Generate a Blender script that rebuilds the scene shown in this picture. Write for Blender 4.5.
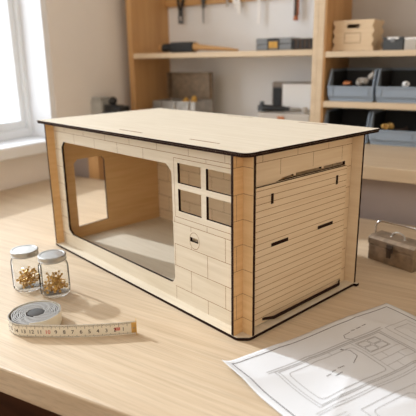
import bpy, bmesh, math, random
from math import sin, cos, pi, radians, sqrt, tan
from mathutils import Vector, Matrix
random.seed(7)
S = bpy.context.scene
COL = S.collection
for o in list(bpy.data.objects): bpy.data.objects.remove(o)

# ------------------------------------------------------------ camera
cd = bpy.data.cameras.new('camera'); cam = bpy.data.objects.new('camera', cd); COL.objects.link(cam)
C = Vector((0.64148, -0.29520, 0.24480)); YAW, PIT, ROL = 2.405057, 0.280988, -0.0157
fw = Vector((cos(PIT)*cos(YAW), cos(PIT)*sin(YAW), -sin(PIT)))
r0 = fw.cross(Vector((0, 0, 1))).normalized(); u0 = r0.cross(fw)
rr = r0*cos(ROL)+u0*sin(ROL); uu = -r0*sin(ROL)+u0*cos(ROL)
Mc = Matrix((rr, uu, -fw)).transposed().to_4x4(); Mc.translation = C
cam.matrix_world = Mc
cd.sensor_width = 36; cd.lens = 513.9/416*36; cd.clip_start = .01
cd.dof.use_dof = True; cd.dof.focus_distance = 0.50; cd.dof.aperture_fstop = 8.5
S.camera = cam

# ------------------------------------------------------------ light
AZ, EL = radians(11.0), radians(30.0)
w = bpy.data.worlds.new('daylight'); S.world = w; w.use_nodes = True
nt = w.node_tree; bg = nt.nodes['Background']; bg.inputs[1].default_value = 1.0
# sky: bright hazy white on the side the window faces, softer and warmer round the room side
tc = nt.nodes.new('ShaderNodeTexCoord'); dt = nt.nodes.new('ShaderNodeVectorMath'); dt.operation = 'DOT_PRODUCT'
nt.links.new(tc.outputs['Generated'], dt.inputs[0]); dt.inputs[1].default_value = (-cos(radians(15)), -sin(radians(15)), 0)
cr_ = nt.nodes.new('ShaderNodeValToRGB'); nt.links.new(dt.outputs['Value'], cr_.inputs['Fac'])
AMB, SKY = 0.84, 3.4
cr_.color_ramp.elements[0].position = .25; cr_.color_ramp.elements[0].color = (AMB, AMB*.82, AMB*.62, 1)
cr_.color_ramp.elements[1].position = .50; cr_.color_ramp.elements[1].color = (SKY*.95, SKY*.98, SKY, 1)
nt.links.new(cr_.outputs['Color'], bg.inputs[0])
sd = bpy.data.lights.new('sun', 'SUN'); sun = bpy.data.objects.new('sun', sd); COL.objects.link(sun)
sd.energy = 3.35; sd.angle = radians(1.6); sd.color = (0.92, 0.975, 1.04)
dirv = Vector((cos(AZ)*cos(EL), sin(AZ)*cos(EL), -sin(EL)))
sun.rotation_euler = dirv.to_track_quat('-Z', 'Y').to_euler(); sun.location = (-2, -1, 2)
S.view_settings.view_transform = 'Standard'; S.view_settings.look = 'None'
S.view_settings.gamma = 1; S.view_settings.use_curve_mapping = False
S.view_settings.exposure = 0.0

# room frame: u along the back wall, v towards it
TH = radians(15.0)
O = Vector((-0.41975, 0.23425, 0))
MR = Matrix.Translation(O) @ Matrix.Rotation(TH, 4, 'Z')
def RP(u, v, z=0): return MR @ Vector((u, v, z))

# added fill light, unseen behind the camera, facing the shelves
ld = bpy.data.lights.new('shelf_fill_light', 'AREA'); ll = bpy.data.objects.new('shelf_fill_light', ld); COL.objects.link(ll)
ld.shape = 'RECTANGLE'; ld.size = 1.1; ld.size_y = 0.9; ld.energy = 3.6; ld.color = (.97, .98, 1)
ll.location = RP(0.25, -1.75, 0.80)
ll.rotation_euler = (MR.to_3x3() @ Vector((.05, 1, -.28))).to_track_quat('-Z', 'Y').to_euler()

# ------------------------------------------------------------ materials
def srgb(r, g, b):
    f = lambda c: (c/255/12.92) if c/255 <= .04045 else ((c/255+.055)/1.055)**2.4
    return (f(r), f(g), f(b), 1)
def mat(name, col, rough=.6, metal=0, spec=.5, noise=0, nscale=60, bump=0, bscale=200, **kw):
    m = bpy.data.materials.new(name); m.use_nodes = True; nt = m.node_tree; b = nt.nodes['Principled BSDF']
    c = srgb(*col)
    b.inputs['Base Color'].default_value = c; b.inputs['Roughness'].default_value = rough
    b.inputs['Metallic'].default_value = metal; b.inputs['Specular IOR Level'].default_value = spec
    tc = nt.nodes.new('ShaderNodeTexCoord')
    if noise:
        n = nt.nodes.new('ShaderNodeTexNoise'); n.inputs['Scale'].default_value = nscale; n.inputs['Detail'].default_value = 5
        nt.links.new(tc.outputs['Object'], n.inputs['Vector'])
        r = nt.nodes.new('ShaderNodeValToRGB'); r.color_ramp.elements[0].position = .3; r.color_ramp.elements[1].position = .7
        r.color_ramp.elements[0].color = tuple(x*(1-noise) for x in c[:3])+(1,)
        r.color_ramp.elements[1].color = tuple(min(1, x*(1+noise)) for x in c[:3])+(1,)
        nt.links.new(n.outputs['Fac'], r.inputs['Fac']); nt.links.new(r.outputs['Color'], b.inputs['Base Color'])
    if bump:
        n = nt.nodes.new('ShaderNodeTexNoise'); n.inputs['Scale'].default_value = bscale
        nt.links.new(tc.outputs['Object'], n.inputs['Vector'])
        bp = nt.nodes.new('ShaderNodeBump'); bp.inputs['Strength'].default_value = bump; bp.inputs['Distance'].default_value = .001
        nt.links.new(n.outputs['Fac'], bp.inputs['Height']); nt.links.new(bp.outputs['Normal'], b.inputs['Normal'])
    return m
def wood(name, c1, c2, scale=(4, 60, 60), rough=.55, c3=None, detail=6, cath=0):
    """grain running along local x (or whichever axis has the small scale)"""
    m = bpy.data.materials.new(name); m.use_nodes = True; nt = m.node_tree; b = nt.nodes['Principled BSDF']
    b.inputs['Roughness'].default_value = rough; b.inputs['Specular IOR Level'].default_value = .35
    tc = nt.nodes.new('ShaderNodeTexCoord'); mp = nt.nodes.new('ShaderNodeMapping')
    mp.inputs['Scale'].default_value = scale; nt.links.new(tc.outputs['Object'], mp.inputs['Vector'])
    n = nt.nodes.new('ShaderNodeTexNoise'); n.inputs['Scale'].default_value = 1; n.inputs['Detail'].default_value = detail
    n.inputs['Roughness'].default_value = .65; n.inputs['Distortion'].default_value = .3
    nt.links.new(mp.outputs['Vector'], n.inputs['Vector'])
    r = nt.nodes.new('ShaderNodeValToRGB'); e = r.color_ramp.elements
    e[0].position = .32; e[0].color = srgb(*c1); e[1].position = .68; e[1].color = srgb(*c2)
    nt.links.new(n.outputs['Fac'], r.inputs['Fac'])
    out = r.outputs['Color']
    if cath:   # fine dark pores
        mp2 = nt.nodes.new('ShaderNodeMapping'); mp2.inputs['Scale'].default_value = tuple(s*4.5 for s in scale)
        nt.links.new(tc.outputs['Object'], mp2.inputs['Vector'])
        n2 = nt.nodes.new('ShaderNodeTexNoise'); n2.inputs['Scale'].default_value = 1; n2.inputs['Detail'].default_value = 3
        nt.links.new(mp2.outputs['Vector'], n2.inputs['Vector'])
        r2 = nt.nodes.new('ShaderNodeValToRGB'); r2.color_ramp.elements[0].position = .38; r2.color_ramp.elements[1].position = .5
        r2.color_ramp.elements[0].color = (1-cath,)*3+(1,); r2.color_ramp.elements[1].color = (1, 1, 1, 1)
        nt.links.new(n2.outputs['Fac'], r2.inputs['Fac'])
        mx = nt.nodes.new('ShaderNodeMix'); mx.data_type = 'RGBA'; mx.blend_type = 'MULTIPLY'; mx.inputs['Factor'].default_value = 1
        nt.links.new(out, mx.inputs['A']); nt.links.new(r2.outputs['Color'], mx.inputs['B']); out = mx.outputs['Result']
    nt.links.new(out, b.inputs['Base Color'])
    return m
def glassmat(name, tint=(.96, .98, .97), refl=.10, rough=.02):
    m = bpy.data.materials.new(name); m.use_nodes = True; nt = m.node_tree
    nt.nodes.remove(nt.nodes['Principled BSDF']); out = nt.nodes['Material Output']
    t = nt.nodes.new('ShaderNodeBsdfTransparent'); t.inputs[0].default_value = tint+(1,)
    g = nt.nodes.new('ShaderNodeBsdfGlossy'); g.inputs['Roughness'].default_value = rough
    lw = nt.nodes.new('ShaderNodeLayerWeight'); lw.inputs[0].default_value = refl
    mx = nt.nodes.new('ShaderNodeMixShader')
    nt.links.new(lw.outputs['Fresnel'], mx.inputs[0]); nt.links.new(t.outputs[0], mx.inputs[1]); nt.links.new(g.outputs[0], mx.inputs[2])
    nt.links.new(mx.outputs[0], out.inputs['Surface'])
    return m

PLY = wood('birch_plywood', (204, 191, 168), (216, 205, 185), (12, 220, 220), .6)
PLYW = wood('shaded_warm_plywood', (208, 166, 114), (222, 184, 134), (12, 220, 220), .6)  # birch ply with warm shade put into the colour, for side and inner walls
PLYN = wood('shaded_honey_plywood', (204, 170, 124), (216, 184, 140), (12, 220, 220), .6)  # same ply, milder shade tint for the notch plate
PLYM = wood('tan_and_shaded_plywood', (216, 190, 156), (226, 204, 172), (12, 220, 220), .6)  # shade tint on the model's garage and back walls; plain tan on the crate
BURNT = mat('laser_burnt_edge', (40, 22, 14), .9, spec=.15, noise=.25, nscale=300)
ENGR = mat('laser_engraving', (140, 104, 70), .8)
DESK = wood('light_oak_desk', (195, 172, 142), (212, 192, 164), (4.5, 150, 150), .45, cath=.10)
SHELF = wood('shelf_pine', (208, 186, 156), (222, 202, 174), (3, 50, 50), .5)
PANEL = wood('side_panel_oak', (186, 142, 94), (204, 162, 112), (45, 45, 3), .5)
FLOORM = wood('dark_walnut_floor', (84, 50, 32), (124, 78, 50), (3, 30, 30), .5)
WALLM = mat('painted_plaster', (236, 232, 229), .9, noise=.03, nscale=6, bump=.1, bscale=300)
BACKM = mat('white_back_panel', (242, 244, 247), .8, noise=.02, nscale=8)
BACKD = mat('shaded_back_panel', (188, 182, 176), .8, noise=.03, nscale=8)  # back panel colour darkened to stand for shade in the right unit
LEDGEM = mat('grey_lower_wall', (176, 164, 160), .9, noise=.03, nscale=10)
WHITE = mat('white_lacquer', (236, 240, 246), .4)
FRAMEM = mat('grey_white_lacquer', (238, 244, 250), .45)
GLASS = glassmat('clear_glass', (.975, .98, .98), .06)
PANE = glassmat('window_pane', (.98, .99, 1.0), .05)
ALU = mat('brushed_aluminium', (178, 176, 172), .34, metal=1, noise=.06, nscale=200)
STEEL = mat('worn_steel', (176, 170, 162), .42, metal=.9, noise=.22, nscale=90, bump=.3, bscale=150)
OLDM = mat('aged_pewter', (142, 124, 104), .5, metal=.65, noise=.28, nscale=110, bump=.5, bscale=220)
CHROME = mat('chrome', (200, 196, 190), .18, metal=1)
BRASS = mat('brass', (208, 168, 98), .35, metal=.45, noise=.1, nscale=400)
TAPE = mat('tape_cream', (226, 218, 200), .45)
TAPEG = mat('tape_back_grey', (158, 155, 150), .5)
HUBM = mat('tape_hub_grey', (92, 91, 90), .9, spec=.1)
INK = mat('black_ink', (74, 66, 60), .8)
RED = mat('red_ink', (196, 50, 42), .7)
PENCIL = mat('grey_print_ink', (176, 175, 174), .9)
PENCILD = mat('dark_print_ink', (104, 100, 98), .9)
PAPER = mat('white_paper', (216, 217, 218), .9)
BLK = mat('black_rubber', (30, 31, 33), .55)
DGREY = mat('dark_grey_plastic', (70, 74, 78), .5)
MGREY = mat('mid_grey_plastic', (128, 131, 134), .5)
BINM = mat('blue_grey_plastic', (146, 160, 176), .5)
YEL = mat('yellow_leather', (206, 160, 78), .7, noise=.25, nscale=60)
ORG = mat('orange_handle', (186, 104, 58), .5)
BROWN = mat('dark_brown_leather', (78, 62, 50), .7, noise=.2, nscale=80)
WOODH = wood('tool_handle_wood', (186, 140, 88), (214, 172, 118), (6, 80, 80), .45)
COPPER = mat('copper', (188, 120, 78), .35, metal=.8)
CLEAR = mat('frosted_clear_plastic', (196, 190, 182), .4)
LIGHTG = mat('pale_cast_metal', (172, 172, 168), .45, noise=.1)
BINDARK = mat('bin_inside_shade', (46, 48, 50), .6)  # shade of the bin interiors, put into the colour
CASEB = mat('grey_brown_plastic', (136, 124, 114), .5)
DARKST = mat('blackened_steel', (84, 74, 66), .4, metal=.7, noise=.2)
LABELM = mat('white_label', (250, 250, 250), .7)

# ------------------------------------------------------------ helpers
def mk(name, bm, mats, parent=None, mw=None, smooth=False, label=None, bevel=0):
    if bm is not None and not isinstance(bm, bpy.types.Mesh):
        me = bpy.data.meshes.new(name); bmesh.ops.recalc_face_normals(bm, faces=bm.faces) if not getattr(bm, '_raw', False) else None
        bm.to_mesh(me); bm.free()
    else: me = bm
    if not isinstance(mats, (list, tuple)): mats = [mats]
    if not me.materials:
        for m in mats: me.materials.append(m)
    o = bpy.data.objects.new(name, me); COL.objects.link(o)
    if parent is not None: o.parent = parent
    if mw is not None: o.matrix_local = mw
    if smooth:
        for p in me.polygons: p.use_smooth = True
        if smooth == 'auto':
            try: me.set_sharp_from_angle(angle=radians(35))
            except Exception: pass
    if label: o['label'] = label
    if bevel:
        b = o.modifiers.new('bevel', 'BEVEL'); b.width = bevel; b.segments = 2; b.limit_method = 'ANGLE'
    return o
def tag(o, label, cat, group=None, kind=None):
    o['label'] = label; o['category'] = cat
    if group: o['group'] = group
    if kind: o['kind'] = kind
    return o
def thing(name, label, cat, loc=(0, 0, 0), rz=0, group=None, room=False):
    o = bpy.data.objects.new(name, None); COL.objects.link(o); o.empty_display_size = .02
    m = Matrix.Translation(Vector(loc)) @ Matrix.Rotation(rz, 4, 'Z')
    o.matrix_world = (MR @ m) if room else m
    return tag(o, label, cat, group)
def struct(o): o['kind'] = 'structure'; return o
def box(bm, lo, hi, mi=0, bev=0):
    vs = [bm.verts.new((x, y, z)) for x in (lo[0], hi[0]) for y in (lo[1], hi[1]) for z in (lo[2], hi[2])]
    idx = [(0, 1, 3, 2), (4, 6, 7, 5), (0, 4, 5, 1), (2, 3, 7, 6), (0, 2, 6, 4), (1, 5, 7, 3)]
    fs = [bm.faces.new([vs[i] for i in f]) for f in idx]
    for f in fs: f.material_index = mi
    if bev:
        es = list({e for f in fs for e in f.edges})
        r = bmesh.ops.bevel(bm, geom=es, offset=bev, segments=2, affect='EDGES', profile=.5)
        for f in r['faces']: f.material_index = mi
    return fs
def B(*boxes, bev=0):
    bm = bmesh.new()
    for b in boxes: box(bm, b[0], b[1], b[2] if len(b) > 2 else 0, bev)
    return bm
def lathe(bm, prof, n=32, mi=0, M=None, close=True):
    """prof list of (r,z); around z"""
    M = M or Matrix.Identity(4); rings = []
    for r, z in prof:
        if r < 1e-7: rings.append([bm.verts.new(M @ Vector((0, 0, z)))])
        else: rings.append([bm.verts.new(M @ Vector((r*cos(2*pi*i/n), r*sin(2*pi*i/n), z))) for i in range(n)])
    for a, b in zip(rings, rings[1:]):
        if len(a) == 1 and len(b) == 1: continue
        for i in range(n):
            j = (i+1) % n
            if len(a) == 1: f = bm.faces.new((a[0], b[j], b[i]))
            elif len(b) == 1: f = bm.faces.new((a[i], a[j], b[0]))
            else: f = bm.faces.new((a[i], a[j], b[j], b[i]))
            f.material_index = mi
def tube(bm, pts, r, n=10, mi=0, cap=True):
    pts = [Vector(p) for p in pts]; rs = r if isinstance(r, (list, tuple)) else [r]*len(pts); rings = []
    t0 = (pts[1]-pts[0]).normalized(); nrm = t0.orthogonal().normalized()
    for i, p in enumerate(pts):
        t = (pts[min(i+1, len(pts)-1)]-pts[max(i-1, 0)]).normalized()
        nrm = (nrm-t*nrm.dot(t)).normalized(); bn = t.cross(nrm)
        rings.append([bm.verts.new(p+(nrm*cos(2*pi*k/n)+bn*sin(2*pi*k/n))*rs[i]) for k in range(n)])
    for a, b in zip(rings, rings[1:]):
        for k in range(n):
            f = bm.faces.new((a[k], a[(k+1) % n], b[(k+1) % n], b[k])); f.material_index = mi
    if cap:
        bm.faces.new(rings[0][::-1]).material_index = mi; bm.faces.new(rings[-1]).material_index = mi
def arc(c, r, a0, a1, n=8): return [(c[0]+r*cos(a0+(a1-a0)*i/n), c[1]+r*sin(a0+(a1-a0)*i/n)) for i in range(n+1)]
def rrect(x0, y0, x1, y1, r, n=6):
    return (arc((x0+r, y0+r), r, pi, 1.5*pi, n)+arc((x1-r, y0+r), r, 1.5*pi, 2*pi, n) +
            arc((x1-r, y1-r), r, 0, .5*pi, n)+arc((x0+r, y1-r), r, .5*pi, pi, n))
def plate_mesh(outline, holes, t, strips=(), side=1, sw=.00052, edge_mi=1):
    """2-D outline with holes, thickness t centred on local z=0; strips = engraved segments on the +z (or -z) face"""
    cu = bpy.data.curves.new('tmp', 'CURVE'); cu.dimensions = '2D'; cu.fill_mode = 'BOTH'; cu.extrude = t/2
    for poly in [outline]+list(holes):
        sp = cu.splines.new('POLY'); sp.points.add(len(poly)-1); sp.use_cyclic_u = True
        for i, q in enumerate(poly): sp.points[i].co = (q[0], q[1], 0, 1)
    ob = bpy.data.objects.new('tmp', cu); me = bpy.data.meshes.new_from_object(ob)
    bm = bmesh.new(); bm.from_mesh(me)
    bpy.data.objects.remove(ob); bpy.data.curves.remove(cu); bpy.data.meshes.remove(me)
    bmesh.ops.remove_doubles(bm, verts=bm.verts, dist=1e-6)
    bm.normal_update()
    for f in bm.faces: f.material_index = edge_mi if abs(f.normal.z) < .5 else 0; f.smooth = False
    zz = side*(t/2+.00006)
    for (x0, y0, x1, y1) in strips:
        d = Vector((x1-x0, y1-y0)); L = d.length
        if L < 1e-5: continue
        nn = Vector((-d.y, d.x))/L*sw/2
        vs = [bm.verts.new((x0+nn.x, y0+nn.y, zz)), bm.verts.new((x1+nn.x, y1+nn.y, zz)), bm.verts.new((x1-nn.x, y1-nn.y, zz)), bm.verts.new((x0-nn.x, y0-nn.y, zz))]
        if side > 0: vs = vs[::-1]
        bm.faces.new(vs).material_index = 2
    return bm
def frameM(origin, ux, uy):
    ux = Vector(ux).normalized(); uy = Vector(uy).normalized(); uz = ux.cross(uy)
    M = Matrix((ux, uy, uz)).transposed().to_4x4(); M.translation = Vector(origin); return M
PM = [PLY, BURNT, ENGR]
def plate(name, parent, M, outline, holes=(), t=.003, strips=(), side=1, mats=None, **kw):
    bm = plate_mesh(outline, holes, t, strips, side, **kw)
    me = bpy.data.meshes.new(name); bm.to_mesh(me); bm.free()
    return mk(name, me, mats or PM, parent, M)
def R(x0, y0, x1, y1): return [(x0, y0), (x1, y0), (x1, y1), (x0, y1)]
def clipseg(s, rc):
    x0, y0, x1, y1 = s; a, b, c, d = rc
    if abs(y0-y1) < 1e-9:
        if not (b < y0 < d): return None
        x0, x1 = max(x0, a), min(x1, c); return (x0, y0, x1, y1) if x1 > x0 else None
    if not (a < x0 < c): return None
    y0, y1 = max(y0, b), min(y1, d); return (x0, y0, x1, y1) if y1 > y0 else None
ZL = [.1815, .158, .1345, .1115, .0885, .065, .0415, .018, -.005]
def bricks(rects, jx, W=.049, lo=-.1, hi=.5):
    out = []; segs = [(lo, z, hi, z) for z in ZL]
    for i in range(len(ZL)-1):
        off = jx if i % 2 == 0 else jx+W/2
        k = -12
        while k < 16:
            x = off+k*W; segs.append((x, ZL[i+1], x, ZL[i])); k += 1
    for rc in rects:
        for s in segs:
            q = clipseg(s, rc)
            if q: out.append(q)
    return out
def outl(x0, y0, x1, y1): return [(x0, y0, x1, y0), (x1, y0, x1, y1), (x1, y1, x0, y1), (x0, y1, x0, y0)]

# ------------------------------------------------------------ the setting
fl = mk('floor', B(((-.2, -2.2, -.445), (2.6, .5, -.405))), FLOORM, mw=MR); struct(fl)
# left wall with window opening
def wall_left():
    bm = bmesh.new(); T = .14
    v0, v1, z0, z1 = -1.05, -.010, .074, 1.15
    for lo, hi in [((-T, -2.2, -.42), (0, .50, z0)), ((-T, -2.2, z1), (0, .50, 1.7)),
                   ((-T, v1, z0), (0, .50, z1)), ((-T, -2.2, z0), (0, v0, z1))]: box(bm, lo, hi)
    return struct(mk('wall_left', bm, WALLM, mw=MR))
wall_left()
struct(mk('wall_back', B(((0, .362, -.42), (2.6, .50, 1.7))), WALLM, mw=MR))
struct(mk('wall_lower', B(((0, .024, -.42), (2.6, .060, .0628))), LEDGEM, mw=MR))
struct(mk('ceiling', B(((-.14, -2.2, 1.7), (2.6, .50, 1.74))), WALLM, mw=MR))
# window
wn = bpy.data.objects.new('window_1', None); COL.objects.link(wn); wn.matrix_world = MR @ Matrix.Translation((-.10, -.53, .074)); struct(wn)
L0, L1 = -.516, .5175   # along v about the window centre
mk('window_reveal', B(((-.04, L1-.012, .012), (.0985, L1+.002, 1.075)), ((-.04, L0, 1.062), (.0985, L1-.012, 1.075)), ((-.04, L0-.002, .012), (.0985, L0+.012, 1.062))), WHITE, wn)
mk('window_sill', B(((-.04, L0-.002, -.012), (.122, L1+.0015, .0118)), bev=.002), WHITE, wn)
fo, fi = .040, .018
def ring(y0, z0, y1, z1, wd, x0, x1, wz, bev=.0015):
    return B(((x0, y0, z0), (x1, y0+wd, z1)), ((x0, y1-wd, z0), (x1, y1, z1)), ((x0, y0+wd, z0), (x1, y1-wd, z0+wz)), ((x0, y0+wd, z1-wz), (x1, y1-wd, z1)), bev=bev)
mk('window_frame', ring(L0+.012, .012, L1-.012, 1.062, .010, .0, .034, .018), FRAMEM, wn)
mk('window_sash', ring(L0+.022, .030, L1-.022, 1.044, .013, .004, .026, .018), FRAMEM, wn)
mk('window_glass', B(((.012, L0+.034, .047), (.015, L1-.034, 1.027))), PANE, wn)

# ------------------------------------------------------------ desk
dk = thing('desk', 'large pale oak desk top holding the plywood model', 'desk', (.70, -.28, -.4049), 0, room=True)
def desk_top():
    bm = bmesh.new()
    x0, x1 = -.698, .95
    yb = .2795; yf = lambda x: -.28+(x+.70-.59)*.085+.0
    pts = [(x0, yb), (x1, yb), (x1, yf(x1)-.0), (x0, yf(x0))]
    lo = [bm.verts.new((x, y, .3789)) for x, y in pts]; hi = [bm.verts.new((x, y, .4049)) for x, y in pts]
    bm.faces.new(hi); bm.faces.new(lo[::-1])
    for i in range(4): j = (i+1) % 4; bm.faces.new((lo[i], lo[j], hi[j], hi[i]))
    bmesh.ops.recalc_face_normals(bm, faces=bm.faces)
    return bm
mk('desk_top', desk_top(), DESK, dk, bevel=.002)
for x, y in ((-.66, .20), (.88, .20), (.88, -.12), (-.66, -.28)):
    mk('leg', B(((x-.025, y-.025, 0), (x+.025, y+.025, .3789)), bev=.002), DESK, dk)

# ------------------------------------------------------------ back counter + shelving
ct = thing('counter', 'long pale wooden counter along the back wall carrying the shelving', 'counter', (1.2, .18, -.4049), 0, room=True)
mk('counter_top', B(((-1.198, -.180, .4679), (1.2, .1815, .4889)), bev=.0015), SHELF, ct)
mk('leg', B(((-1.131, -.176, 0), (-1.101, -.158, .4679)), bev=.001), PANEL, ct, label='upright wooden post seen through the model side opening')
mk('leg', B(((1.0, -.176, 0), (1.05, -.158, .4679)), bev=.001), PANEL, ct)
CT = .084
def shelf_unit(name, label, u0, u1, shelves, back, top=.62):
    t = thing(name, label, 'shelf', ((u0+u1)/2, .275, CT+.0002), 0, room=True)
    h = (u1-u0)/2; d0, d1 = -.075, .077; H = top-CT
    ps = .0155
    mk('side_panel', B(((-h, d0, 0), (-h+ps, d1, H)), bev=.0008), PANEL, t)
    mk('side_panel', B(((h-.0105, d0, 0), (h, d1, H)), bev=.0008), SHELF if back is BACKM else PANEL, t)
    if back is BACKD: mk('edge_strip', B(((-h, d0-.0012, 0), (-h+ps-.004, d0-.0001, H))), SHELF, t, label='pale front edging of the upright post')
    mk('back_panel', B(((-h+ps, d1-.006, 0), (h-.0105, d1, H))), back, t)
    for z0, z1 in shelves+[(top-.012, top)]:
        mk('shelf_board', B(((-h+ps, d0, z0-CT), (h-.0105, d1-.006, z1-CT)), bev=.0008), SHELF, t)
    return t
su = shelf_unit('shelf_unit', 'left open wooden shelf unit with tools hanging on its white back panel', .0310, .5090, [(.2495, .2608)], BACKM)
mk('tool_rail', B(((-.2235, .060, .2895), (.2280, .070, .316)), bev=.001), WOODH, su)
shelf_unit('shelf_unit', 'right open wooden shelf unit holding grey bins and a small plywood crate', .5095, 1.05, [(.1515, .1630), (.2455, .2560)], BACKD)

# ------------------------------------------------------------ THE PLYWOOD MODEL
L, W_, H = .360, .1813, .168
e = .0004; t3 = .003
md = thing('plywood_garage_model', 'laser cut plywood model of a flat roofed garage with engraved bricks and burnt edges', 'model building', (0, 0, .0002))
# base, chamfered near corner and tiny lugs
base = [(0, 0), (L-.0105, 0), (L-.008, .0005), (L-.0005, .008), (L, .0105), (L, W_-.004), (L+.0035, W_-.004), (L+.0035, W_+.0008), (0, W_)]
plate('base_plate', md, Matrix.Translation((0, 0, .0015)), base)
# roof (two plies)
roof = [(-.010, -.004), (.354, .0005)]+arc((.354, .0085), .008, -pi/2, 0, 6)[1:]+[(.3605, .207)]+[(-.022, .206)]
def slot(x0, x1, y, wd=.0022): return (x0, y, x1, y)
rs = [(.155, .0165, .197, .0172), (.268, .0215, .309, .0220), (.262, .1955, .302, .1955), (.143, .1955, .189, .1955)]
rbm = [(a, b, c, d) for a, b, c, d in rs]
plate('roof_panel', md, Matrix.Translation((0, 0, H+.0031)), roof, t=.0018)
rp = plate('roof_panel', md, Matrix.Translation((0, 0, H+.0010)), [(x+(.0004 if x < .1 else -.0004), y+(.0004 if y < .1 else -.0004)) for x, y in roof], t=.0018)
for a, b, c, d in rs:
    mk('roof_tab', B(((a, b-.0009, H+.0035), (c, b+.0009, H+.00415))), ENGR, md)
# left wall: local x = world y, y = z ; normal +x
hole = [(.036, .019), (.084, .021), (.084, .110), (.079, .1155), (.042, .1155), (.036, .110)]
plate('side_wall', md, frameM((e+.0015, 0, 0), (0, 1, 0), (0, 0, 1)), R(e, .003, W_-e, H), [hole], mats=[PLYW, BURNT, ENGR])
# back wall, cut edge shows at right end
bx = bricks([(.004, .003, .345, H)], .03)
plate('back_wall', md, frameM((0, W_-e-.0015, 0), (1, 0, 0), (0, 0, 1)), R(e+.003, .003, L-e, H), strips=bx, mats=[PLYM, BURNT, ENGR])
# front wall
xa, d = .3468, .013
opening = [(.021, .1385), (.0275, .1455), (.242, .1465), (.2505, .1395), (.2505, .0265)]+arc((.2435, .0265), .0065, 0, -pi/2, 4)[1:]+[(.030, .0195), (.0225, .0245), (.021, .0285)]
panes = [R(.260, .1295, .294, .1495), R(.301, .1295, .336, .1495), R(.260, .1010, .294, .1235), R(.301, .1010, .336, .1235)]
mslot = R(.2765, .0735, .2885, .0780)
st = bricks([(.0034, .146, .2525, H), (.0034, .003, .0205, .146), (.2525, .1545, xa, H), (.2515, .003, xa, .0935)], .179)
st = [s for s in st if not (.274 < s[0] < .282 and abs(s[0]-s[2]) < 1e-6 and .06 < s[1] < .07)]
st += outl(.2545, .0945, .3420, .1540)
st += [(.278, .0885, .278, .0835), (.278, .068, .278, .065)]
ov = [(.2830+(x_-.2830)*.85, y_) for x_, y_ in arc((.2830, .0750), .0085, 0, 2*pi, 20)]
st += [(a[0], a[1], b[0], b[1]) for a, b in zip(ov, ov[1:])]
plate('front_wall', md, frameM((0, d, 0), (1, 0, 0), (0, 0, 1)), R(e+.003, .003, xa-.0015, H), [opening]+panes+[mslot], strips=st)
# notch corner: plate A (normal +x) and plate B (normal -y)
yb = .0134
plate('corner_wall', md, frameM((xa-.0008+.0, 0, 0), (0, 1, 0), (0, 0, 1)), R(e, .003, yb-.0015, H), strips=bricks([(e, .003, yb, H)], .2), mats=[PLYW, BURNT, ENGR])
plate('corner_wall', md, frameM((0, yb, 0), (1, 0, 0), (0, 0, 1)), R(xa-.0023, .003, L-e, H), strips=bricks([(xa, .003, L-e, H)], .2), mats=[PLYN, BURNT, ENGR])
# slim horizontal returns are the wall joints on the notch faces; interior partition
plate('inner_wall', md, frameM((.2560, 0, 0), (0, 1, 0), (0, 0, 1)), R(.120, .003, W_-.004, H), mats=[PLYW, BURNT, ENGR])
# garage wall, local x = world y
gx = L-.013-.0015
gap = [(.055, .1372), (.166, .1372), (.166, .1412), (.128, .1412), (.128, .1390), (.1245, .1390), (.1245, .1412), (.084, .1412), (.084, .1390), (.0805, .1390), (.0805, .1408), (.066, .1398)]
gst = bricks([(yb+.0015, .1375, .055, H), (.055, .1435, .166, H), (.1665, .003, W_-.004, H)], .037)
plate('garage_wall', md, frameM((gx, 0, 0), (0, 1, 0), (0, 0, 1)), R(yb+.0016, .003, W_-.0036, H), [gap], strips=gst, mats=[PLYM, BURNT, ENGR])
# roller door plate just proud of the wall
dz0, dz1 = .0035, .1368
gd_strips = [(.0165, dz0+.0062*k, .1655, dz0+.0062*k) for k in range(1, 22)]
dslots = [R(.0455, .1190, .0490, .1285), R(.1465, .1195, .1500, .1290), R(.047, .0775, .0715, .0810), R(.1185, .0775, .1445, .0810)]
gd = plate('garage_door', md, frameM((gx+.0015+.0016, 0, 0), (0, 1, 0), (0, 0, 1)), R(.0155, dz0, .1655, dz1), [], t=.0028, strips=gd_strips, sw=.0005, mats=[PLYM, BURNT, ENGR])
for q in dslots:
    mk('door_slot', B(((q[0][0], q[0][1], .0009), (q[2][0], q[2][1], .00160))), BURNT, gd)
lip = [(.036, .0), (.0385, .0), (.0475, .0040), (.1545, .0040), (.1620, .0), (.1645, .0), (.1550, .0062), (.0468, .0062)]
lipo = [(p[0], p[1]) for p in lip]
# door lip: lies horizontally, local x = world y, local y = world x
bm = plate_mesh(lipo, [], .0022)
me = bpy.data.meshes.new('door_handle'); bm.to_mesh(me); bm.free()
mk('door_handle', me, [BURNT, BURNT, BURNT], gd, frameM((0, 0, 0), (0, 1, 0), (0, 0, 1)).inverted() @ frameM((.0015, 0, .0075), (0, 1, 0), (1, 0, 0)), label='dark burnt curved pull bar along the bottom of the door')

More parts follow.
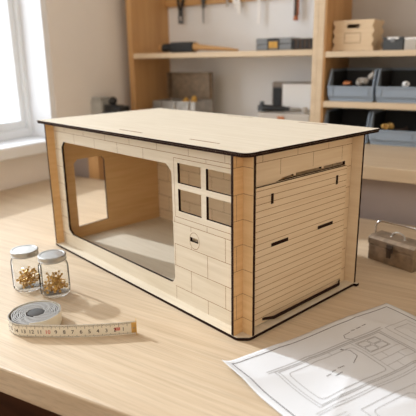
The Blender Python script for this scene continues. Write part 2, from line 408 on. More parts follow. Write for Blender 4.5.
# ------------------------------------------------------------ jars with screws
def jar(x, y, label, grp, seed):
    j = thing('glass_jar', label, 'jar', (x, y, .0003))
    out = [(0, 0), (.0120, 0), (.0145, .0010), (.0158, .0035), (.0160, .0070), (.0160, .0310), (.0154, .0350), (.0138, .0378), (.0134, .0392), (.0134, .0440)]
    inn = [(.0124, .0440), (.0124, .0392), (.0130, .0373), (.0146, .0345), (.0151, .0308), (.0151, .0070), (.0148, .0045), (.0135, .0028), (.0110, .0022), (0, .0022)]
    bm = bmesh.new(); lathe(bm, out+inn, 40)
    mk('jar_body', bm, GLASS, j, smooth='auto')
    bm = bmesh.new()
    lathe(bm, [(.0136, .0410), (.0136, .0398), (.0146, .0398), (.0150, .0402), (.0150, .0410), (.0147, .0414), (.0147, .0440), (.0150, .0447), (.0150, .0455), (.0143, .0462), (.0128, .0462), (.0124, .0458), (0, .0458)], 48)
    mk('jar_lid', bm, ALU, j, smooth='auto')
    rnd = random.Random(seed); placed = []
    for k in range(50):
        for _ in range(500):
            lay = k/50
            z = .0050+.0125*lay+rnd.uniform(-.001, .001)
            a = rnd.uniform(0, 2*pi); rad = sqrt(rnd.random())*.0105
            if k > 37: rad = rnd.uniform(.001, .007)
            yaw = rnd.uniform(0, 2*pi); tilt = rnd.uniform(-.35, .35) if k < 32 else rnd.uniform(.35, 1.15)
            cpt = Vector((rad*cos(a), rad*sin(a), z+(.0015 if k > 37 else 0)))
            dv = Vector((cos(yaw)*cos(tilt), sin(yaw)*cos(tilt), sin(tilt)))
            p0, p1 = cpt-dv*.0055, cpt+dv*.0058
            ok = all(sqrt(p.x**2+p.y**2) < .0134 and p.z > .0040 for p in (p0, p1))
            if not ok: continue
            def segd(a0, a1, b0, b1):
                m = 9
                for i in range(6):
                    for q in range(6):
                        m = min(m, ((a0+(a1-a0)*i/5)-(b0+(b1-b0)*q/5)).length)
                return m
            if all(segd(p0, p1, b0, b1) > .00125 for b0, b1 in placed): break
        else: continue
        placed.append((p0, p1))
        s = bpy.data.objects.new('screw', SCREW); COL.objects.link(s)
        q = dv.to_track_quat('Z', 'Y')
        s.matrix_world = Matrix.Translation(Vector((x, y, .0003))+p0) @ q.to_matrix().to_4x4()
        tag(s, grp[0], 'screw', grp[1])
    return j
def screw_mesh():
    bm = bmesh.new(); prof = [(0, -.0005), (.0002, 0)]
    z = .0004; n = 0
    while z < .0085:
        prof.append((.00040, z)); prof.append((.00064, z+.00035)); z += .0007
    prof += [(.00045, .0090), (.00050, .0100), (.00140, .0112), (.00145, .0116), (.0005, .0116), (.0004, .0112), (0, .0112)]
    lathe(bm, prof, 10)
    me = bpy.data.meshes.new('screw'); bmesh.ops.recalc_face_normals(bm, faces=bm.faces); bm.to_mesh(me); bm.free(); me.materials.append(BRASS)
    return me
SCREW = screw_mesh()
jar(.1082, -.0873, 'small glass jar of brass screws with aluminium lid, the one farther from the model', ('small brass countersunk screw inside the glass jar farther from the model', 'screws in the left jar'), 3)
jar(.1440, -.0720, 'small glass jar of brass screws with aluminium lid, the one nearer the model', ('small brass countersunk screw inside the glass jar nearer the model', 'screws in the right jar'), 5)

# ------------------------------------------------------------ tape measure
tm = thing('measuring_tape', 'coiled steel measuring tape with its cream numbered end pulled out on the desk', 'tape measure', (.1943, -.117, .0004))
HT = .0125; Rr = .0256
ang = radians(50)
tdir = Vector((cos(ang), sin(ang))); tn = Vector((sin(ang), -cos(ang)))
path = []       # local, from the free end back into the coil
Tp = tn*Rr; Ls = .0985
for i in range(21):
    s = Ls*(1-i/20); q = Tp+tdir*s; q = q+tn*(.0035*sin(pi*s/Ls))
    path.append(q)
a = math.atan2(Tp.y, Tp.x); k = 0
turns = 9; N = 60
for i in range(1, turns*N+1):
    th = a-2*pi*i/N
    f = i/(turns*N)
    rad = Rr-.0022*min(1, i/N*1.2)-(Rr-.0022-.0085)*max(0, (i-N*.5))/(turns*N-N*.5)
    rad += .00025*sin(th*9+i*.03)
    path.append(Vector((cos(th), sin(th)))*rad)
def ribbon(bm, pts, z0, z1, th=.00022, mi=(0, 1)):
    n = len(pts); vs = []
    for i, p in enumerate(pts):
        t = (pts[min(i+1, n-1)]-pts[max(i-1, 0)]).normalized(); nn = Vector((-t.y, t.x))
        vs.append([bm.verts.new((q.x, q.y, z)) for q in (p+nn*th, p-nn*th) for z in (z0, z1)])
    for a_, b_ in zip(vs, vs[1:]):
        bm.faces.new((a_[0], b_[0], b_[1], a_[1])).material_index = mi[0]
        bm.faces.new((a_[2], a_[3], b_[3], b_[2])).material_index = mi[0]
        bm.faces.new((a_[1], b_[1], b_[3], a_[3])).material_index = mi[1]
        bm.faces.new((a_[0], a_[2], b_[2], b_[0])).material_index = mi[1]
    bm.faces.new((vs[0][0], vs[0][1], vs[0][3], vs[0][2])); bm.faces.new((vs[-1][0], vs[-1][2], vs[-1][3], vs[-1][1]))
bm = bmesh.new(); ribbon(bm, path[:21+N], 0, HT, .0003)
mk('tape_strip', bm, [TAPE, TAPEG], tm, label='cream tape strip with printed numbers')
bm = bmesh.new(); ribbon(bm, path[20+N:], .0008, HT-.0006, .00055)
mk('tape_coil', bm, [TAPEG, TAPEG], tm, label='wound grey inner coil')
bm = bmesh.new(); lathe(bm, [(0, .0005), (.0078, .0005), (.0078, HT-.0006), (.0072, HT-.0002), (0, HT-.0002)], 32)
mk('tape_hub', bm, HUBM, tm, smooth='auto')
# arc-length parametrised placing of marks on the outside of the strip
cum = [0]
for p, q in zip(path, path[1:]): cum.append(cum[-1]+(q-p).length)
def at(s):
    i = 0
    while i < len(cum)-2 and cum[i+1] < s: i += 1
    f = (s-cum[i])/(cum[i+1]-cum[i]); p = path[i].lerp(path[i+1], f); t = (path[i+1]-path[i]).normalized()
    n = Vector((t.y, -t.x))*-1     # outside
    if n.dot(tn) < 0 and s < Ls: n = -n
    if s >= Ls and n.dot(p) < 0: n = -n
    return p, n
def strip_quad(bm, s0, s1, z0, z1, mi=0, off=.00042):
    p0, n0 = at(s0); p1, n1 = at(s1); p0 = p0+n0*off; p1 = p1+n1*off
    f = bm.faces.new([bm.verts.new((p0.x, p0.y, z0)), bm.verts.new((p1.x, p1.y, z0)), bm.verts.new((p1.x, p1.y, z1)), bm.verts.new((p0.x, p0.y, z1))])
    f.material_index = mi
bm = bmesh.new()
PITCH = .0077; S0 = .0073
kk = 0
while True:
    s = .003+PITCH/10*kk
    if s > Ls+.062: break
    big = (kk % 10 == 6); mid = (kk % 5 == 1)
    h = .0036 if big else (.0026 if mid else .0017)
    strip_quad(bm, s, s+(.00036 if big else .00024), HT-.0004-h, HT-.0004)
    strip_quad(bm, s, s+(.00036 if big else .00024), .0004, .0004+h*.55)
    kk += 1
mk('scale_marks', bm, INK, tm)
def text_mesh(txt, size):
    cu = bpy.data.curves.new('t', 'FONT'); cu.body = txt; cu.size = size; cu.align_x = 'CENTER'; cu.offset = size*.012
    ob = bpy.data.objects.new('t', cu); me = bpy.data.meshes.new_from_object(ob)
    bpy.data.objects.remove(ob); bpy.data.curves.remove(cu); return me
def tape_num(txt, s, m, size=.0052, z=.0038):
    me = text_mesh(txt, size)
    for v in me.vertices:
        p, n = at(s-v.co.x); q = p+n*.00046
        v.co = (q.x, q.y, z+v.co.y)
    return mk('printed_number', me, m, tm)
for k in range(1, 20):
    tape_num(str(k), S0+PITCH*(k-.45), RED if k in (10,) else INK)
bm = bmesh.new()
for q in range(5): strip_quad(bm, S0+PITCH*1.0+q*.0011-.0005, S0+PITCH*1.0+q*.0011+.0002, .0045, .0078)
mk('red_stamp', bm, RED, tm)
# brass end hook
E0 = path[0]; bm = bmesh.new()
def obox(bm, c, ax, hx, hy, z0, z1):
    ay = Vector((-ax.y, ax.x)); P = [c+ax*sx*hx+ay*sy*hy for sx, sy in ((-1, -1), (1, -1), (1, 1), (-1, 1))]
    lo = [bm.verts.new((p.x, p.y, z0)) for p in P]; hi = [bm.verts.new((p.x, p.y, z1)) for p in P]
    bm.faces.new(lo[::-1]); bm.faces.new(hi)
    for i in range(4): j = (i+1) % 4; bm.faces.new((lo[i], lo[j], hi[j], hi[i]))
hk = (path[0]-path[1]).normalized()
obox(bm, E0-hk*.0018+tn*.0006, hk, .0022, .0003, .0012, HT-.001)
obox(bm, E0+hk*.0006+tn*.0012, hk, .0003, .0022, -.0003, HT+.0022)
mk('end_hook', bm, BRASS, tm, label='brass end hook')
bm = bmesh.new()
p = E0-hk*.0018+tn*.0009
lathe(bm, [(0, .0004), (.0007, .0002), (.0008, 0)], 12, M=Matrix.Translation((p.x, p.y, .0062)) @ Vector((tn.x, tn.y, 0)).to_track_quat('Z', 'Y').to_matrix().to_4x4())
mk('rivet', bm, STEEL, tm)

# ------------------------------------------------------------ paper drawing
pa = radians(79.6); PA = Vector((.371, -.037)); e1 = Vector((cos(pa), sin(pa))); e2 = Vector((sin(pa), -cos(pa)))
pt = thing('paper_drawing', 'creased white sheet with a printed line drawing of the model, lying before its garage door', 'drawing', (PA.x, PA.y, 0))
def ph(s, t):
    h = .0012
    for cx, cy, dx, dy, wd, am in ((.00, .03, 1, .35, .012, .0016), (.04, .09, 1, -.55, .010, .0022), (.07, .05, .3, 1, .009, .0013), (.10, .12, 1, .2, .014, .0022), (.13, .09, -.4, 1, .010, .0018), (.146, .0, .6, 1, .012, .0022), (.02, .13, .2, 1, .016, .0025), (.17, .14, 1, -.8, .012, .002)):
        l = sqrt(dx*dx+dy*dy); dd = ((s-cx)*(-dy)+(t-cy)*dx)/l; al_ = ((s-cx)*dx+(t-cy)*dy)/l
        h += 0.95*am*math.exp(-abs(dd)/wd)*math.exp(-(al_/.07)**2)
    h += .0005*sin(s*60+t*35)+.0004*sin(t*90-s*30)
    h += .007*max(0, (.014-s)/.014)**2*max(0, 1-abs(t-.0)/.05)*.6
    return h
def pxy(s, t):
    wob = .0016*math.exp(-((s-.146)/.014)**2)*math.exp(-t/.02)
    q = e1*s+e2*(t+wob); return (q.x, q.y)
bm = bmesh.new(); NS, NT, PS, PT = 90, 110, .203, .262
g = [[None]*(NT+1) for _ in range(NS+1)]
for i in range(NS+1):
    for j in range(NT+1):
        s, t_ = PS*i/NS, PT*j/NT; x, y = pxy(s, t_); g[i][j] = bm.verts.new((x, y, ph(s, t_)))
for i in range(NS):
    for j in range(NT): bm.faces.new((g[i][j], g[i+1][j], g[i+1][j+1], g[i][j+1]))
po = mk('sheet', bm, PAPER, pt, smooth=True)
sm = po.modifiers.new('thickness', 'SOLIDIFY'); sm.thickness = .00025; sm.offset = 0
lines_bm = {0: bmesh.new(), 1: bmesh.new()}
def pl(pts, wd=.0005, dark=0):
    bm = lines_bm[dark]
    for (s0, t0), (s1, t1) in zip(pts, pts[1:]):
        Ln = sqrt((s1-s0)**2+(t1-t0)**2)
        if Ln < 1e-6: continue
        n = max(1, int(Ln/.002)); nx, ny = -(t1-t0)/Ln*wd/2, (s1-s0)/Ln*wd/2; prev = None
        for k in range(n+1):
            s, t_ = s0+(s1-s0)*k/n, t0+(t1-t0)*k/n
            v = []
            for sg in (1, -1):
                ss, tt = s+nx*sg, t_+ny*sg; x, y = pxy(ss, tt); v.append(bm.verts.new((x, y, ph(ss, tt)+.0003)))
            if prev: bm.faces.new((prev[0], v[0], v[1], prev[1]))
            prev = v
def closed(p): return p+[p[0]]
pl(closed([(.006, .006), (.196, .006), (.196, .255), (.006, .255)]), .0009, 1)
# front elevation
for o_ in (0, .0028): pl(closed([(.028+o_, .034+o_*.6), (.151-o_, .034+o_*.6), (.151-o_, .086-o_*.6), (.028+o_, .086-o_*.6)]), .0008)
pl([(.022, .031), (.157, .031)], .0009); pl([(.022, .0335), (.157, .0335)], .0006)
pl(closed(rrect(.036, .041, .108, .080, .004)), .0008)
pl([(.112, .036), (.112, .086)]); pl([(.1485, .036), (.1485, .086)], .0008)
pl(closed(R(.1150, .0390, .1400, .0560)), .0007)
for a_ in (0, .0122):
    for b_ in (0, .0082): pl(closed(rrect(.1162+a_, .0400+b_, .1268+a_, .0470+b_, .0015)), .0008)
for z in (.060, .068, .076): pl([(.112, z), (.1485, z)])
pl([(.124, .060), (.124, .068)]); pl([(.135, .068), (.135, .076)]); pl([(.124, .076), (.124, .086)])
pl([(.060, .036), (.060, .041)]); pl([(.085, .036), (.085, .041)]); pl([(.020, .090), (.160, .090)]); pl([(.020, .0925), (.160, .0925)], .0006)
# leader lines with illegible notes
pl([(.098, .039), (.103, .044), (.101, .054), (.090, .060)], .0005, 1)
pl([(.120, .033), (.115, .027), (.118, .0225), (.127, .0215)], .0005, 1)
rg = random.Random(4)
def scribble(s, t_, n, sc=.0010):
    p = []
    for k in range(n*2): p.append((s+k*sc*.42, t_+(.55 if k % 2 else -.55)*sc*rg.uniform(.3, 1.2)))
    pl(p, .0004, 1)
for s, t_, n in ((.129, .0205, 7), (.1365, .0200, 7), (.1445, .0195, 6), (.060, .060, 6), (.067, .059, 5), (.074, .0585, 8), (.066, .064, 9)): scribble(s, t_, n)
pl(closed(arc((.098, .039), .0007, 0, 2*pi, 8)), .0009, 1)
# other views on the sheet
pl(closed(R(.160, .034, .190, .090)), .0006); pl(closed(R(.1655, .040, .1850, .084)), .0006); pl([(.175, .05), (.175, .062)])
for z in range(9): pl([(.012+.003*(z % 2), .100+z*.0035), (.040, .100+z*.0035)], .0004)
for q in ((.050, .104, .110, .150), (.120, .104, .180, .150), (.050, .165, .180, .225)):
    pl(closed(R(*[q[0], q[1], q[2], q[3]])), .0007); pl(closed(rrect(q[0]+.005, q[1]+.006, q[2]-.012, q[3]-.006, .004)), .0006)
pl([(.150, .100), (.150, .160)]); pl([(.012, .160), (.190, .160)], .0004)
pr = mk('printed_lines', lines_bm[0], PENCIL, pt, label='pale grey printed outlines'); mk('printed_lines', lines_bm[1], PENCILD, pt, label='dark border line and handwritten style notes')

# ------------------------------------------------------------ miniature metal toolbox on the desk
tb = thing('small_metal_toolbox', 'small tarnished metal toolbox with front latch and wire handle on desk', 'toolbox', (.3590, .2740, .0003), radians(-5))
Lh, Wh = .031, .0155
mk('box_body', B(((-Lh, -Wh, 0), (Lh, Wh, .0205)), bev=.0012), OLDM, tb)
bm = bmesh.new()
prof = [(-Wh-.0007, .0208), (Wh+.0007, .0208), (Wh+.0007, .0285), (Wh-.004, .0315), (-Wh+.004, .0315), (-Wh-.0007, .0285)]
vv = [[bm.verts.new((sx*(Lh+.0007), y, z)) for y, z in prof] for sx in (-1, 1)]
bm.faces.new(vv[0][::-1]); bm.faces.new(vv[1])
for i in range(6): j = (i+1) % 6; bm.faces.new((vv[0][i], vv[0][j], vv[1][j], vv[1][i]))
mk('box_lid', bm, OLDM, tb, bevel=.0007)
bm = bmesh.new(); ha = arc((0, 0), .0090, pi, 0, 12)
tube(bm, [(x, 0, .0305+.0078*max(0, y/.0090)**.7) for x, y in ha], .0010, 8)
for sx in (-1, 1): lathe(bm, [(0, .0006), (.0016, .0006), (.0018, 0)], 10, M=Matrix.Translation((sx*.0090, 0, .0315)))
mk('lid_handle', bm, STEEL, tb, smooth=True)
bm = bmesh.new()
box(bm, (-.0042, -Wh-.0026, .0165), (.0042, -Wh-.0006, .0260), bev=.0004); box(bm, (-.0024, -Wh-.0046, .0105), (.0024, -Wh-.0018, .0205), bev=.0004)
tube(bm, [(-.0032, -Wh-.003, .0225), (.0032, -Wh-.003, .0225)], .0012, 8)
mk('latch', bm, DARKST, tb, label='dark metal front latch')
bm = bmesh.new()
pts = [(-Lh-.0010, .000, .027), (-Lh-.0022, .001, .034)]+[(-Lh-.0022+.007*(1-cos(q)), .001+.002*q, .0395+.0065*sin(q)) for q in [pi/2*i/8 for i in range(9)]]+[(.0, .007, .0460), (Lh-.0045, .009, .0455)]+[(Lh-.0045+.007*sin(q), .009-.006*q/1.57, .0380+.0075*cos(q)) for q in [pi/2*i/8 for i in range(1, 9)]]+[(Lh+.0018, 0, .027)]
tube(bm, pts, .0013, 8)
mk('bail_handle', bm, CHROME, tb, smooth=True, label='thin curved shiny wire bail handle')
for sx in (-1, 1): mk('hinge_lug', B(((sx*Lh-.0018*(sx < 0), -.003, .0235), (sx*Lh+.0018*(sx > 0)+.0001, .003, .0290))), STEEL, tb)

# ------------------------------------------------------------ things on the shelves
# bench vise on the counter
bv = thing('bench_vise', 'small grey metal bench vise with dark knob left of shelves', 'vise', (.045, .110, CT+.0003), 0, room=True)
mk('vise_base', B(((-.028, -.022, 0), (.030, .022, .030)), ((-.012, -.014, .030), (.020, .014, .048)), bev=.002), DGREY, bv)
mk('fixed_jaw', B(((-.052, -.016, .042), (-.012, .016, .074)), ((-.040, -.018, .0740), (-.014, .018, .081)), bev=.0025), LIGHTG, bv)
mk('sliding_jaw', B(((-.008, -.012, .046), (.034, .012, .064)), ((.018, -.016, .050), (.046, .016, .062)), bev=.002), BLK, bv)
bm = bmesh.new(); lathe(bm, [(0, 0), (.006, .001), (.010, .007), (.010, .012), (.005, .018), (0, .019)], 16, M=Matrix.Translation((.014, -.004, .064)))
mk('knob', bm, BLK, bv, smooth=True)
# open steel toolbox
tA = thing('metal_toolbox', 'worn silver metal toolbox standing with its lid open, yellow gloves inside', 'toolbox', (.157, .243, CT+.0003), 0, room=True)
w2 = .061
mk('box_body', B(((-w2, -.038, 0), (w2, -.0365, .068)), ((-w2, .0365, 0), (w2, .038, .068)), ((-w2, -.0365, 0), (-w2+.0015, .0365, .068)), ((w2-.0015, -.0365, 0), (w2, .0365, .068)), ((-w2+.0015, -.0365, 0), (w2-.0015, .0365, .0015)), ((-w2-.001, -.0395, .050), (w2+.001, -.038, .054))), STEEL, tA)
mk('box_lid', B(((-w2, .0385, .068), (w2, .040, .132)), ((-w2, .0225, .070), (-w2+.0015, .0385, .132)), ((w2-.0015, .0225, .070), (w2, .0385, .132)), ((-w2, .0225, .1305), (w2, .040, .132))), OLDM, tA)
for x in (-.040, 0, .040): mk('latch', B(((x-.006, -.0425, .045), (x+.006, -.0385, .066)), bev=.001), STEEL, tA)
mk('side_handle', B(((w2, -.012, .040), (w2+.005, .012, .045)), bev=.001), STEEL, tA)
def lump(name, cx, cy, cz, rx, ry, rz, m, label, cat, seed, grp=None, fingers=0):
    bm = bmesh.new(); bmesh.ops.create_icosphere(bm, subdivisions=3, radius=1); rd = random.Random(seed); ph_ = [rd.uniform(0, 6) for _ in range(6)]
    for v in bm.verts:
        k = 1+.16*sin(v.co.x*3+ph_[0])*cos(v.co.y*4+ph_[1])+.1*sin(v.co.z*6+ph_[2]); v.co = Vector((v.co.x*rx*k, v.co.y*ry*k, v.co.z*rz*k+rz))
    for q in range(fingers):
        a_ = -.5+q*.32; p0 = Vector((rx*.5, 0, rz)); p1 = p0+Vector((cos(a_)*rx*.9, sin(a_)*ry*1.2, rz*(.2+.2*sin(q*2))))
        tube(bm, [p0, (p0+p1)/2+Vector((0, 0, rz*.3)), p1], [rz*.38, rz*.36, rz*.24], 8)
    o = mk(name, bm, m, smooth=True); o.matrix_world = MR @ Matrix.Translation((cx, cy, cz)); return tag(o, label, cat, grp)
lump('tool_pouch', .1250, .245, CT+.0020, .022, .022, .030, BLK, 'black tool pouch lying at the left inside the open silver toolbox', 'pouch', 2)
lump('work_glove', .172, .237, CT+.0020, .015, .018, .0375, YEL, 'yellow leather work glove at the middle of the open silver toolbox', 'glove', 5, fingers=3)
lump('work_glove', .1960, .235, CT+.0020, .0095, .012, .0385, YEL, 'yellow leather work glove at the right end of the open silver toolbox', 'glove', 9, fingers=2)
# pale open case with drill
cs = thing('tool_case', 'pale grey tool case on the counter with its lid raised against the wall', 'case', (.425, .268, CT+.0003), 0, room=True)
mk('case_base', B(((-.060, -.040, 0), (.062, .038, .048)), bev=.003), CLEAR, cs)
bmx = B(((-.058, .0290, .0480), (.062, .0440, .110)), bev=.0035)
mk('case_lid', bmx, CASEB, cs)
mk('lid_liner', B(((-.031, .0272, .051), (.060, .0288, .106)), ((-.022, .0262, .060), (.040, .0270, .094)), ((.044, .0262, .060), (.056, .0270, .094)), bev=.0004), LABELM, cs, label='pale moulded lining inside the lid')
mk('lid_pocket', B(((-.054, .0262, .052), (-.033, .0288, .098)), bev=.001), BLK, cs)
mk('latch', B(((-.010, -.0435, .030), (.006, -.0402, .042)), bev=.001), COPPER, cs, label='copper coloured front latch')
dr = thing('hand_drill', 'black hand drill lying across the pale grey tool case', 'drill', (.412, .255, CT+.0486), 0, room=True)
bm = bmesh.new(); Mx = Matrix.Translation((-.045, 0, .0075)) @ Matrix.Rotation(pi/2, 4, 'Y')
lathe(bm, [(0, 0), (.0072, .001), (.0074, .020), (.006, .026), (.006, .050), (.0045, .053), (.0045, .064), (0, .064)], 16, M=Mx)
mk('drill_body', bm, BLK, dr, smooth='auto')
mk('grip', B(((-.056, -.007, 0), (-.042, .007, .014)), ((-.052, -.005, .013), (-.044, .005, .022)), bev=.002), DGREY, dr)
bm = bmesh.new(); lathe(bm, [(0, 0), (.0030, 0), (.0030, .022), (.001, .026), (0, .026)], 10, M=Matrix.Translation((.019, 0, .0075)) @ Matrix.Rotation(pi/2, 4, 'Y'))
mk('drill_bit', bm, STEEL, dr, smooth='auto')
kn = thing('drill_chuck', 'small pale metal drill chuck lying beside the black hand drill', 'chuck', (.468, .248, CT+.0486), 0, room=True)
bm = bmesh.new(); lathe(bm, [(0, 0), (.006, 0), (.007, .003), (.007, .009), (.004, .013), (0, .013)], 14); mk('chuck_body', bm, CLEAR, kn, smooth='auto')
# bins
def make_bin(u, v, z, label, wd=.0435):
    b = thing('storage_bin', label, 'bin', (u, v, z+.0003), 0, 'grey stacking bins', True)
    h, dp = .059, .105; T = .0022
    bm = bmesh.new()
    mk('bin_shade_liner', B(((-wd+T+.0002, .0085, .0031), (wd-T-.0002, dp-T-.0002, .0040)), ((-wd+T+.0002, dp-T-.0012, .0040), (wd-T-.0002, dp-T-.0002, h-.003)), ((-wd+T+.0002, .020, .0040), (-wd+T+.0010, dp-T-.0012, h-.003)), ((wd-T-.0010, .020, .0040), (wd-T-.0002, dp-T-.0012, h-.003))), BINDARK, b, label='dark sheets standing for the shade inside the bin')  # added dark sheets that paint the shade inside the bin
    box(bm, (-wd+.002, .006, 0), (wd-.002, dp, .003)); box(bm, (-wd, dp-T, .003), (wd, dp, h))
    # front: recessed foot and lip
    box(bm, (-wd+.002, .006, .003), (wd-.002, .008, .010)); 
    for sx in (-1, 1):
        pr_ = [(.006, .003), (dp-T, .003), (dp-T, h), (.016, h), (.010, h-.004), (.0, .029), (0, .010), (.006, .010)]
        x0, x1 = (sx*wd, sx*(wd-T))
        A_ = [bm.verts.new((x0, y, zz)) for y, zz in pr_]; B_ = [bm.verts.new((x1, y, zz)) for y, zz in pr_]
        bm.faces.new(A_); bm.faces.new(B_[::-1])
        for i in range(len(pr_)): j = (i+1) % len(pr_); bm.faces.new((A_[i], A_[j], B_[j], B_[i]))
    box(bm, (-wd+T, 0, .010), (wd-T, .002, .029)); box(bm, (-wd+T, .002, .010), (wd-T, .008, .012))
    mk('bin_body', bm, BINM, b)
    mk('front_lip', B(((-wd-.0008, -.0022, .0255), (wd+.0008, -.0002, .0290)), ((-wd*.8, -.0018, .0125), (-wd*.8+.002, -.0002, .0255)), ((wd*.8-.002, -.0018, .0125), (wd*.8, -.0002, .0255)), bev=.0004), BINM, b)
    mk('rim', B(((-wd-.0012, .016, h-.0015), (-wd+T, dp, h+.0012)), ((wd-T, .016, h-.0015), (wd+.0012, dp, h+.0012)), ((-wd+T, dp-T, h-.0005), (wd-T, dp+.0012, h+.0012))), BINM, b)
    return b
make_bin(.576, .2035, .163, 'blue grey open bin with pale fittings, nearest the post on middle shelf')
make_bin(.668, .2035, .163, 'blue grey open bin holding one white piece, right one on middle shelf')
make_bin(.5702, .2035, CT, 'blue grey open bin on the counter, half hidden by model roof corner')
make_bin(.661, .2035, CT, 'blue grey open bin on the counter holding yellow bits, right of roof corner')
def fitting(u, v, z, rot, m, label, grp, r=.006, l=.014):
    bm = bmesh.new(); lathe(bm, [(r*.6, 0), (r, 0), (r, l*.35), (r*.8, l*.4), (r*.8, l), (r*.55, l), (r*.6, 0)], 16)
    o = mk('pipe_fitting', bm, m, smooth='auto'); o.matrix_world = MR @ Matrix.Translation((u, v, z)) @ Matrix.Rotation(rot[0], 4, 'Z') @ Matrix.Rotation(rot[1], 4, 'X'); return tag(o, label, 'fitting', grp)
def heap(u, v, z, m, label, cat, hgt=.018, n=26, w=.026, seed=1, name='hardware_heap'):
    bm = bmesh.new(); rd = random.Random(seed)
    for _ in range(n*3):
        x, y = rd.uniform(-w, w), rd.uniform(.004, .05); zz = rd.uniform(0, hgt); a_ = rd.uniform(0, pi); l = rd.uniform(.004, .009)
        q = Vector((cos(a_)*l, sin(a_)*l, rd.uniform(-.003, .003)))
        tube(bm, [Vector((x, y, zz+.004))-q, Vector((x, y, zz+.004))+q], rd.uniform(.0015, .003), 6)
    o = mk(name, bm, m); o.matrix_world = MR @ Matrix.Translation((u, v, z)); return tag(o, label, cat, None, 'stuff')
heap(.576, .222, .1668, BROWN, 'loose dark hardware filling the bin nearest the shelf post', 'hardware', seed=2)
heap(.668, .222, .1668, BLK, 'loose black hardware filling the right bin on the middle shelf', 'hardware', seed=3)
heap(.5702, .222, CT+.0038, BLK, 'loose black hardware in the counter bin behind the roof corner', 'hardware', seed=4)
heap(.661, .222, CT+.0038, BROWN, 'loose brown hardware in the counter bin right of the roof corner', 'hardware', seed=5)
GF = 'pale pipe fittings in the bin'
fitting(.588, .220, .1980, (.3, 1.2), CLEAR, 'pale tubular fitting at the left of three in the bin by the post', GF)
fitting(.600, .222, .2010, (-.4, 1.4), CLEAR, 'pale tubular fitting at the middle of three in the bin by the post', GF)
fitting(.607, .224, .2080, (.9, .9), CLEAR, 'pale tubular fitting topmost of three in the bin by the post', GF, .0052)
fitting(.560, .220, .1965, (1.2, 1.5), COPPER, 'small copper fitting in the left part of the bin by the post', None, .005)
fitting(.672, .218, .1965, (.5, 1.5), LABELM, 'white round fitting alone in the right bin on the middle shelf', None, .005)
fitting(.640, .218, .1185, (.5, 1.5), BRASS, 'yellow brass fitting at the left in the counter bin right of roof', None, .005)
fitting(.655, .218, .1190, (-.5, 1.5), BRASS, 'yellow brass fitting at the right in the counter bin right of roof', None, .006)
# plywood crate with wavy edges
cr = thing('plywood_crate', 'small laser cut plywood crate with dark handle slot on top shelf', 'crate', (.5665, .232, .2563), radians(-2), room=True)
hw, ch, dp = .038, .0565, .058
def wavy():
    p = [(-hw, 0)]
    for k in range(3): p += [(-hw+.012+k*.022, 0), (-hw+.013+k*.022, .0012), (-hw+.020+k*.022, .0012), (-hw+.021+k*.022, 0)]
    p += [(hw, 0)]
    for k in range(1, 24): z = ch*k/24; p.append((hw+.0020*sin(k/24*2*pi*3.5), z))
    p += [(hw+.001, ch), (-hw-.001, ch)]
    for k in range(23, 0, -1): z = ch*k/24; p.append((-hw-.0020*sin(k/24*2*pi*3.5), z))
    return p
hs = rrect(-.0125, .0415, .0125, .0490, .0015, 3)
plate('front_panel', cr, frameM((0, 0, 0), (1, 0, 0), (0, 0, 1)), wavy(), [hs], t=.0025, strips=outl(-.016, .015, .015, .033), sw=.0010, mats=[PLYM, PLYM, ENGR])
plate('back_panel', cr, frameM((0, dp, 0), (1, 0, 0), (0, 0, 1)), wavy(), [hs], t=.0025, mats=[PLYM, PLYM, ENGR])
mk('crate_lid', B(((-hw+.0036, .0014, ch-.0034), (hw-.0036, dp-.0014, ch-.0010))), PLYM, cr)
for sx in (-1, 1): mk('side_panel', B(((sx*(hw-.0022)-.0012, .0014, .0001), (sx*(hw-.0022)+.0012, dp-.0014, ch))), PLYM, cr)
mk('bottom_panel', B(((-hw+.0036, .0014, .0014), (hw-.0036, dp-.0014, .0036))), PLY, cr)
# organizer case
og = thing('parts_organizer', 'dark grey plastic box on the top shelf right of the plywood crate', 'box', (.6395, .240, .2563), 0, room=True)
mk('box_body', B(((-.0185, 0, 0), (.0185, .040, .018)), bev=.0015), DGREY, og)
mk('box_lid', B(((-.0190, -.0005, .0183), (.0190, .0405, .0235)), bev=.0012), DGREY, og)
mk('latch', B(((-.004, -.0025, .014), (.004, -.0006, .021)), bev=.0004), MGREY, og)
mk('lid_label', B(((-.010, .006, .0236), (.010, .030, .0241)), ((-.010, -.0011, .0196), (.010, -.0006, .0230))), LABELM, og)
o2 = thing('clear_plastic_box', 'frosted clear plastic box touching the dark organizer on top shelf', 'box', (.6705, .240, .2563), 0, room=True)
mk('box_body', B(((-.0105, 0, 0), (.0105, .034, .018)), bev=.0012), CLEAR, o2); mk('box_lid', B(((-.0109, -.0004, .0183), (.0109, .0344, .022)), bev=.001), LABELM, o2)
# left shelf: mallet / rasp, grey case, brown case
SH = .2611
ml = thing('wooden_mallet', 'black headed mallet with tapering wooden handle lying on the left shelf', 'mallet', (.150, .2400, SH+.0003), 0, room=True)
mk('mallet_head', B(((-.016, -.012, 0), (.047, .012, .0235)), bev=.003), BLK, ml)
Mx = lambda x: Matrix.Translation((x, 0, .0118)) @ Matrix.Rotation(pi/2, 4, 'Y')
bm = bmesh.new(); lathe(bm, [(0, 0), (.0095, .001), (.0100, .014), (.0085, .017), (.0085, .026), (0, .026)], 18, M=Mx(-.0425)); mk('head_collar', bm, BLK, ml, smooth='auto')
bm = bmesh.new(); lathe(bm, [(0, 0), (.005, .0006), (.0075, .004), (.0080, .010), (0, .0105)], 18, M=Mx(-.0532)); mk('end_knob', bm, WOODH, ml, smooth='auto')
bm = bmesh.new(); tube(bm, [(.047, 0, .0118), (.052, 0, .0118), (.060, 0, .0110), (.100, .001, .0080), (.140, .002, .0045), (.160, .002, .0028)], [.0095, .0095, .0062, .0050, .0036, .0022], 14); mk('handle', bm, WOODH, ml, smooth=True)
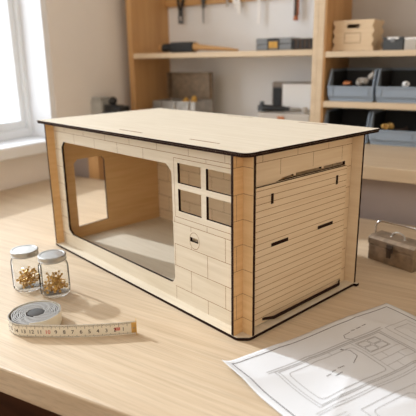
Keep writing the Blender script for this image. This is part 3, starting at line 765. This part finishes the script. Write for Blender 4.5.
gc = thing('grey_tool_case', 'flat grey plastic case with yellow clasp standing on the left shelf', 'case', (.396, .240, SH+.0003), 0, room=True)
mk('case_body', B(((-.041, 0, 0), (.041, .050, .0125)), bev=.002), MGREY, gc); mk('case_lid', B(((-.041, 0, .0128), (.041, .050, .0250)), bev=.002), MGREY, gc)
mk('clasp', B(((-.010, -.0022, .004), (.010, -.0002, .018)), bev=.0006), YEL, gc); mk('handle', B(((-.013, -.0030, .0195), (.013, -.0002, .0240)), bev=.0006), BLK, gc)
mk('seam', B(((-.0135, -.0012, .001), (-.0115, -.0001, .019)), ((.0115, -.0012, .001), (.0135, -.0001, .019))), BLK, gc)
bc = thing('brown_tool_roll', 'dark brown ribbed leather tool case beside the flat grey case', 'case', (.4620, .240, SH+.0003), 0, room=True)
bm = B(((-.0235, .001, 0), (.0235, .045, .022)), bev=.003)
mk('roll_body', bm, BROWN, bc)
for k in range(5): mk('strap', B(((-.0215+k*.0095, -.0006, .002), (-.0180+k*.0095, .0008, .0200))), BLK, bc)

# hanging tools on the rail
def hang(name, label, cat, u): return thing(name, label, cat, (u, .3285, .300), 0, room=True)
def hook(t, z=.0775):
    bm = bmesh.new(); tube(bm, [(0, .0062, z), (0, -.004, z), (0, -.006, z+.004)], .0012, 6); mk('hook', bm, STEEL, t)
p1 = hang('pliers', 'black pliers hanging at the left end of the tool rail', 'pliers', .0980)
bm = bmesh.new()
for sx in (-1, 1): tube(bm, [(sx*.003, 0, .064), (sx*.0075, 0, .085), (sx*.007, 0, .110)], [.003, .0034, .003], 8)
mk('handle', bm, BLK, p1, smooth=True)
bm = bmesh.new(); box(bm, (-.0065, -.002, .050), (.0065, .002, .066), bev=.001); box(bm, (-.007, -.002, .034), (-.003, .002, .051), bev=.0008); box(bm, (.003, -.002, .034), (.007, .002, .051), bev=.0008); box(bm, (-.007, -.002, .032), (.007, .002, .038), bev=.0008)
mk('jaws', bm, DGREY, p1)
hook(p1)
p2 = hang('screwdriver', 'dark slim screwdriver hanging second from left on the tool rail', 'screwdriver', .1650)
bm = bmesh.new(); lathe(bm, [(0, .030), (.0016, .031), (.0018, .066), (0, .066)], 8); mk('blade', bm, DGREY, p2)
bm = bmesh.new(); lathe(bm, [(0, .064), (.004, .065), (.0042, .075), (.0065, .085), (.0065, .105), (0, .108)], 12); mk('handle', bm, DGREY, p2, smooth='auto')
hook(p2)
p3 = hang('spanner', 'short white metal spanner tip showing below the rail', 'spanner', .2330)
bm = bmesh.new(); tube(bm, [(0, 0, .064), (0, 0, .105)], .0028, 8); box(bm, (-.005, -.0018, .100), (.005, .0018, .112), bev=.001); mk('spanner_body', bm, ALU, p3); hook(p3)
p4 = hang('caliper', 'white and silver caliper hanging mid rail with stepped jaws', 'caliper', .2610)
mk('beam', B(((-.0035, -.0012, .056), (.0035, .0012, .115)), bev=.0005), LABELM, p4)
mk('jaws', B(((-.013, -.0014, .070), (.006, .0014, .086)), ((-.001, -.0016, .046), (.007, .0016, .070)), ((-.011, -.0016, .060), (-.005, .0016, .070)), bev=.0006), LABELM, p4); hook(p4)
p5 = hang('steel_ruler', 'bright white steel ruler hanging straight down from rail', 'ruler', .3160)
mk('ruler_blade', B(((-.0040, -.0008, .022), (.0040, .0008, .115)), bev=.0003), LABELM, p5); hook(p5)
p6 = hang('chisel', 'dark chisel with orange tip hanging at the right end of the rail', 'chisel', .4070)
bm = bmesh.new(); lathe(bm, [(0, .024), (.0052, .025), (.0058, .029), (.0045, .034), (0, .034)], 12); mk('end_cap', bm, ORG, p6, smooth='auto', label='orange copper end')
bm = bmesh.new(); lathe(bm, [(0, .034), (.0048, .034), (.0050, .070), (.0042, .110), (0, .110)], 12); mk('handle', bm, BROWN, p6, smooth='auto')
mk('side_stripe', B(((.0040, -.004, .036), (.0058, .002, .108))), ORG, p6); hook(p6)
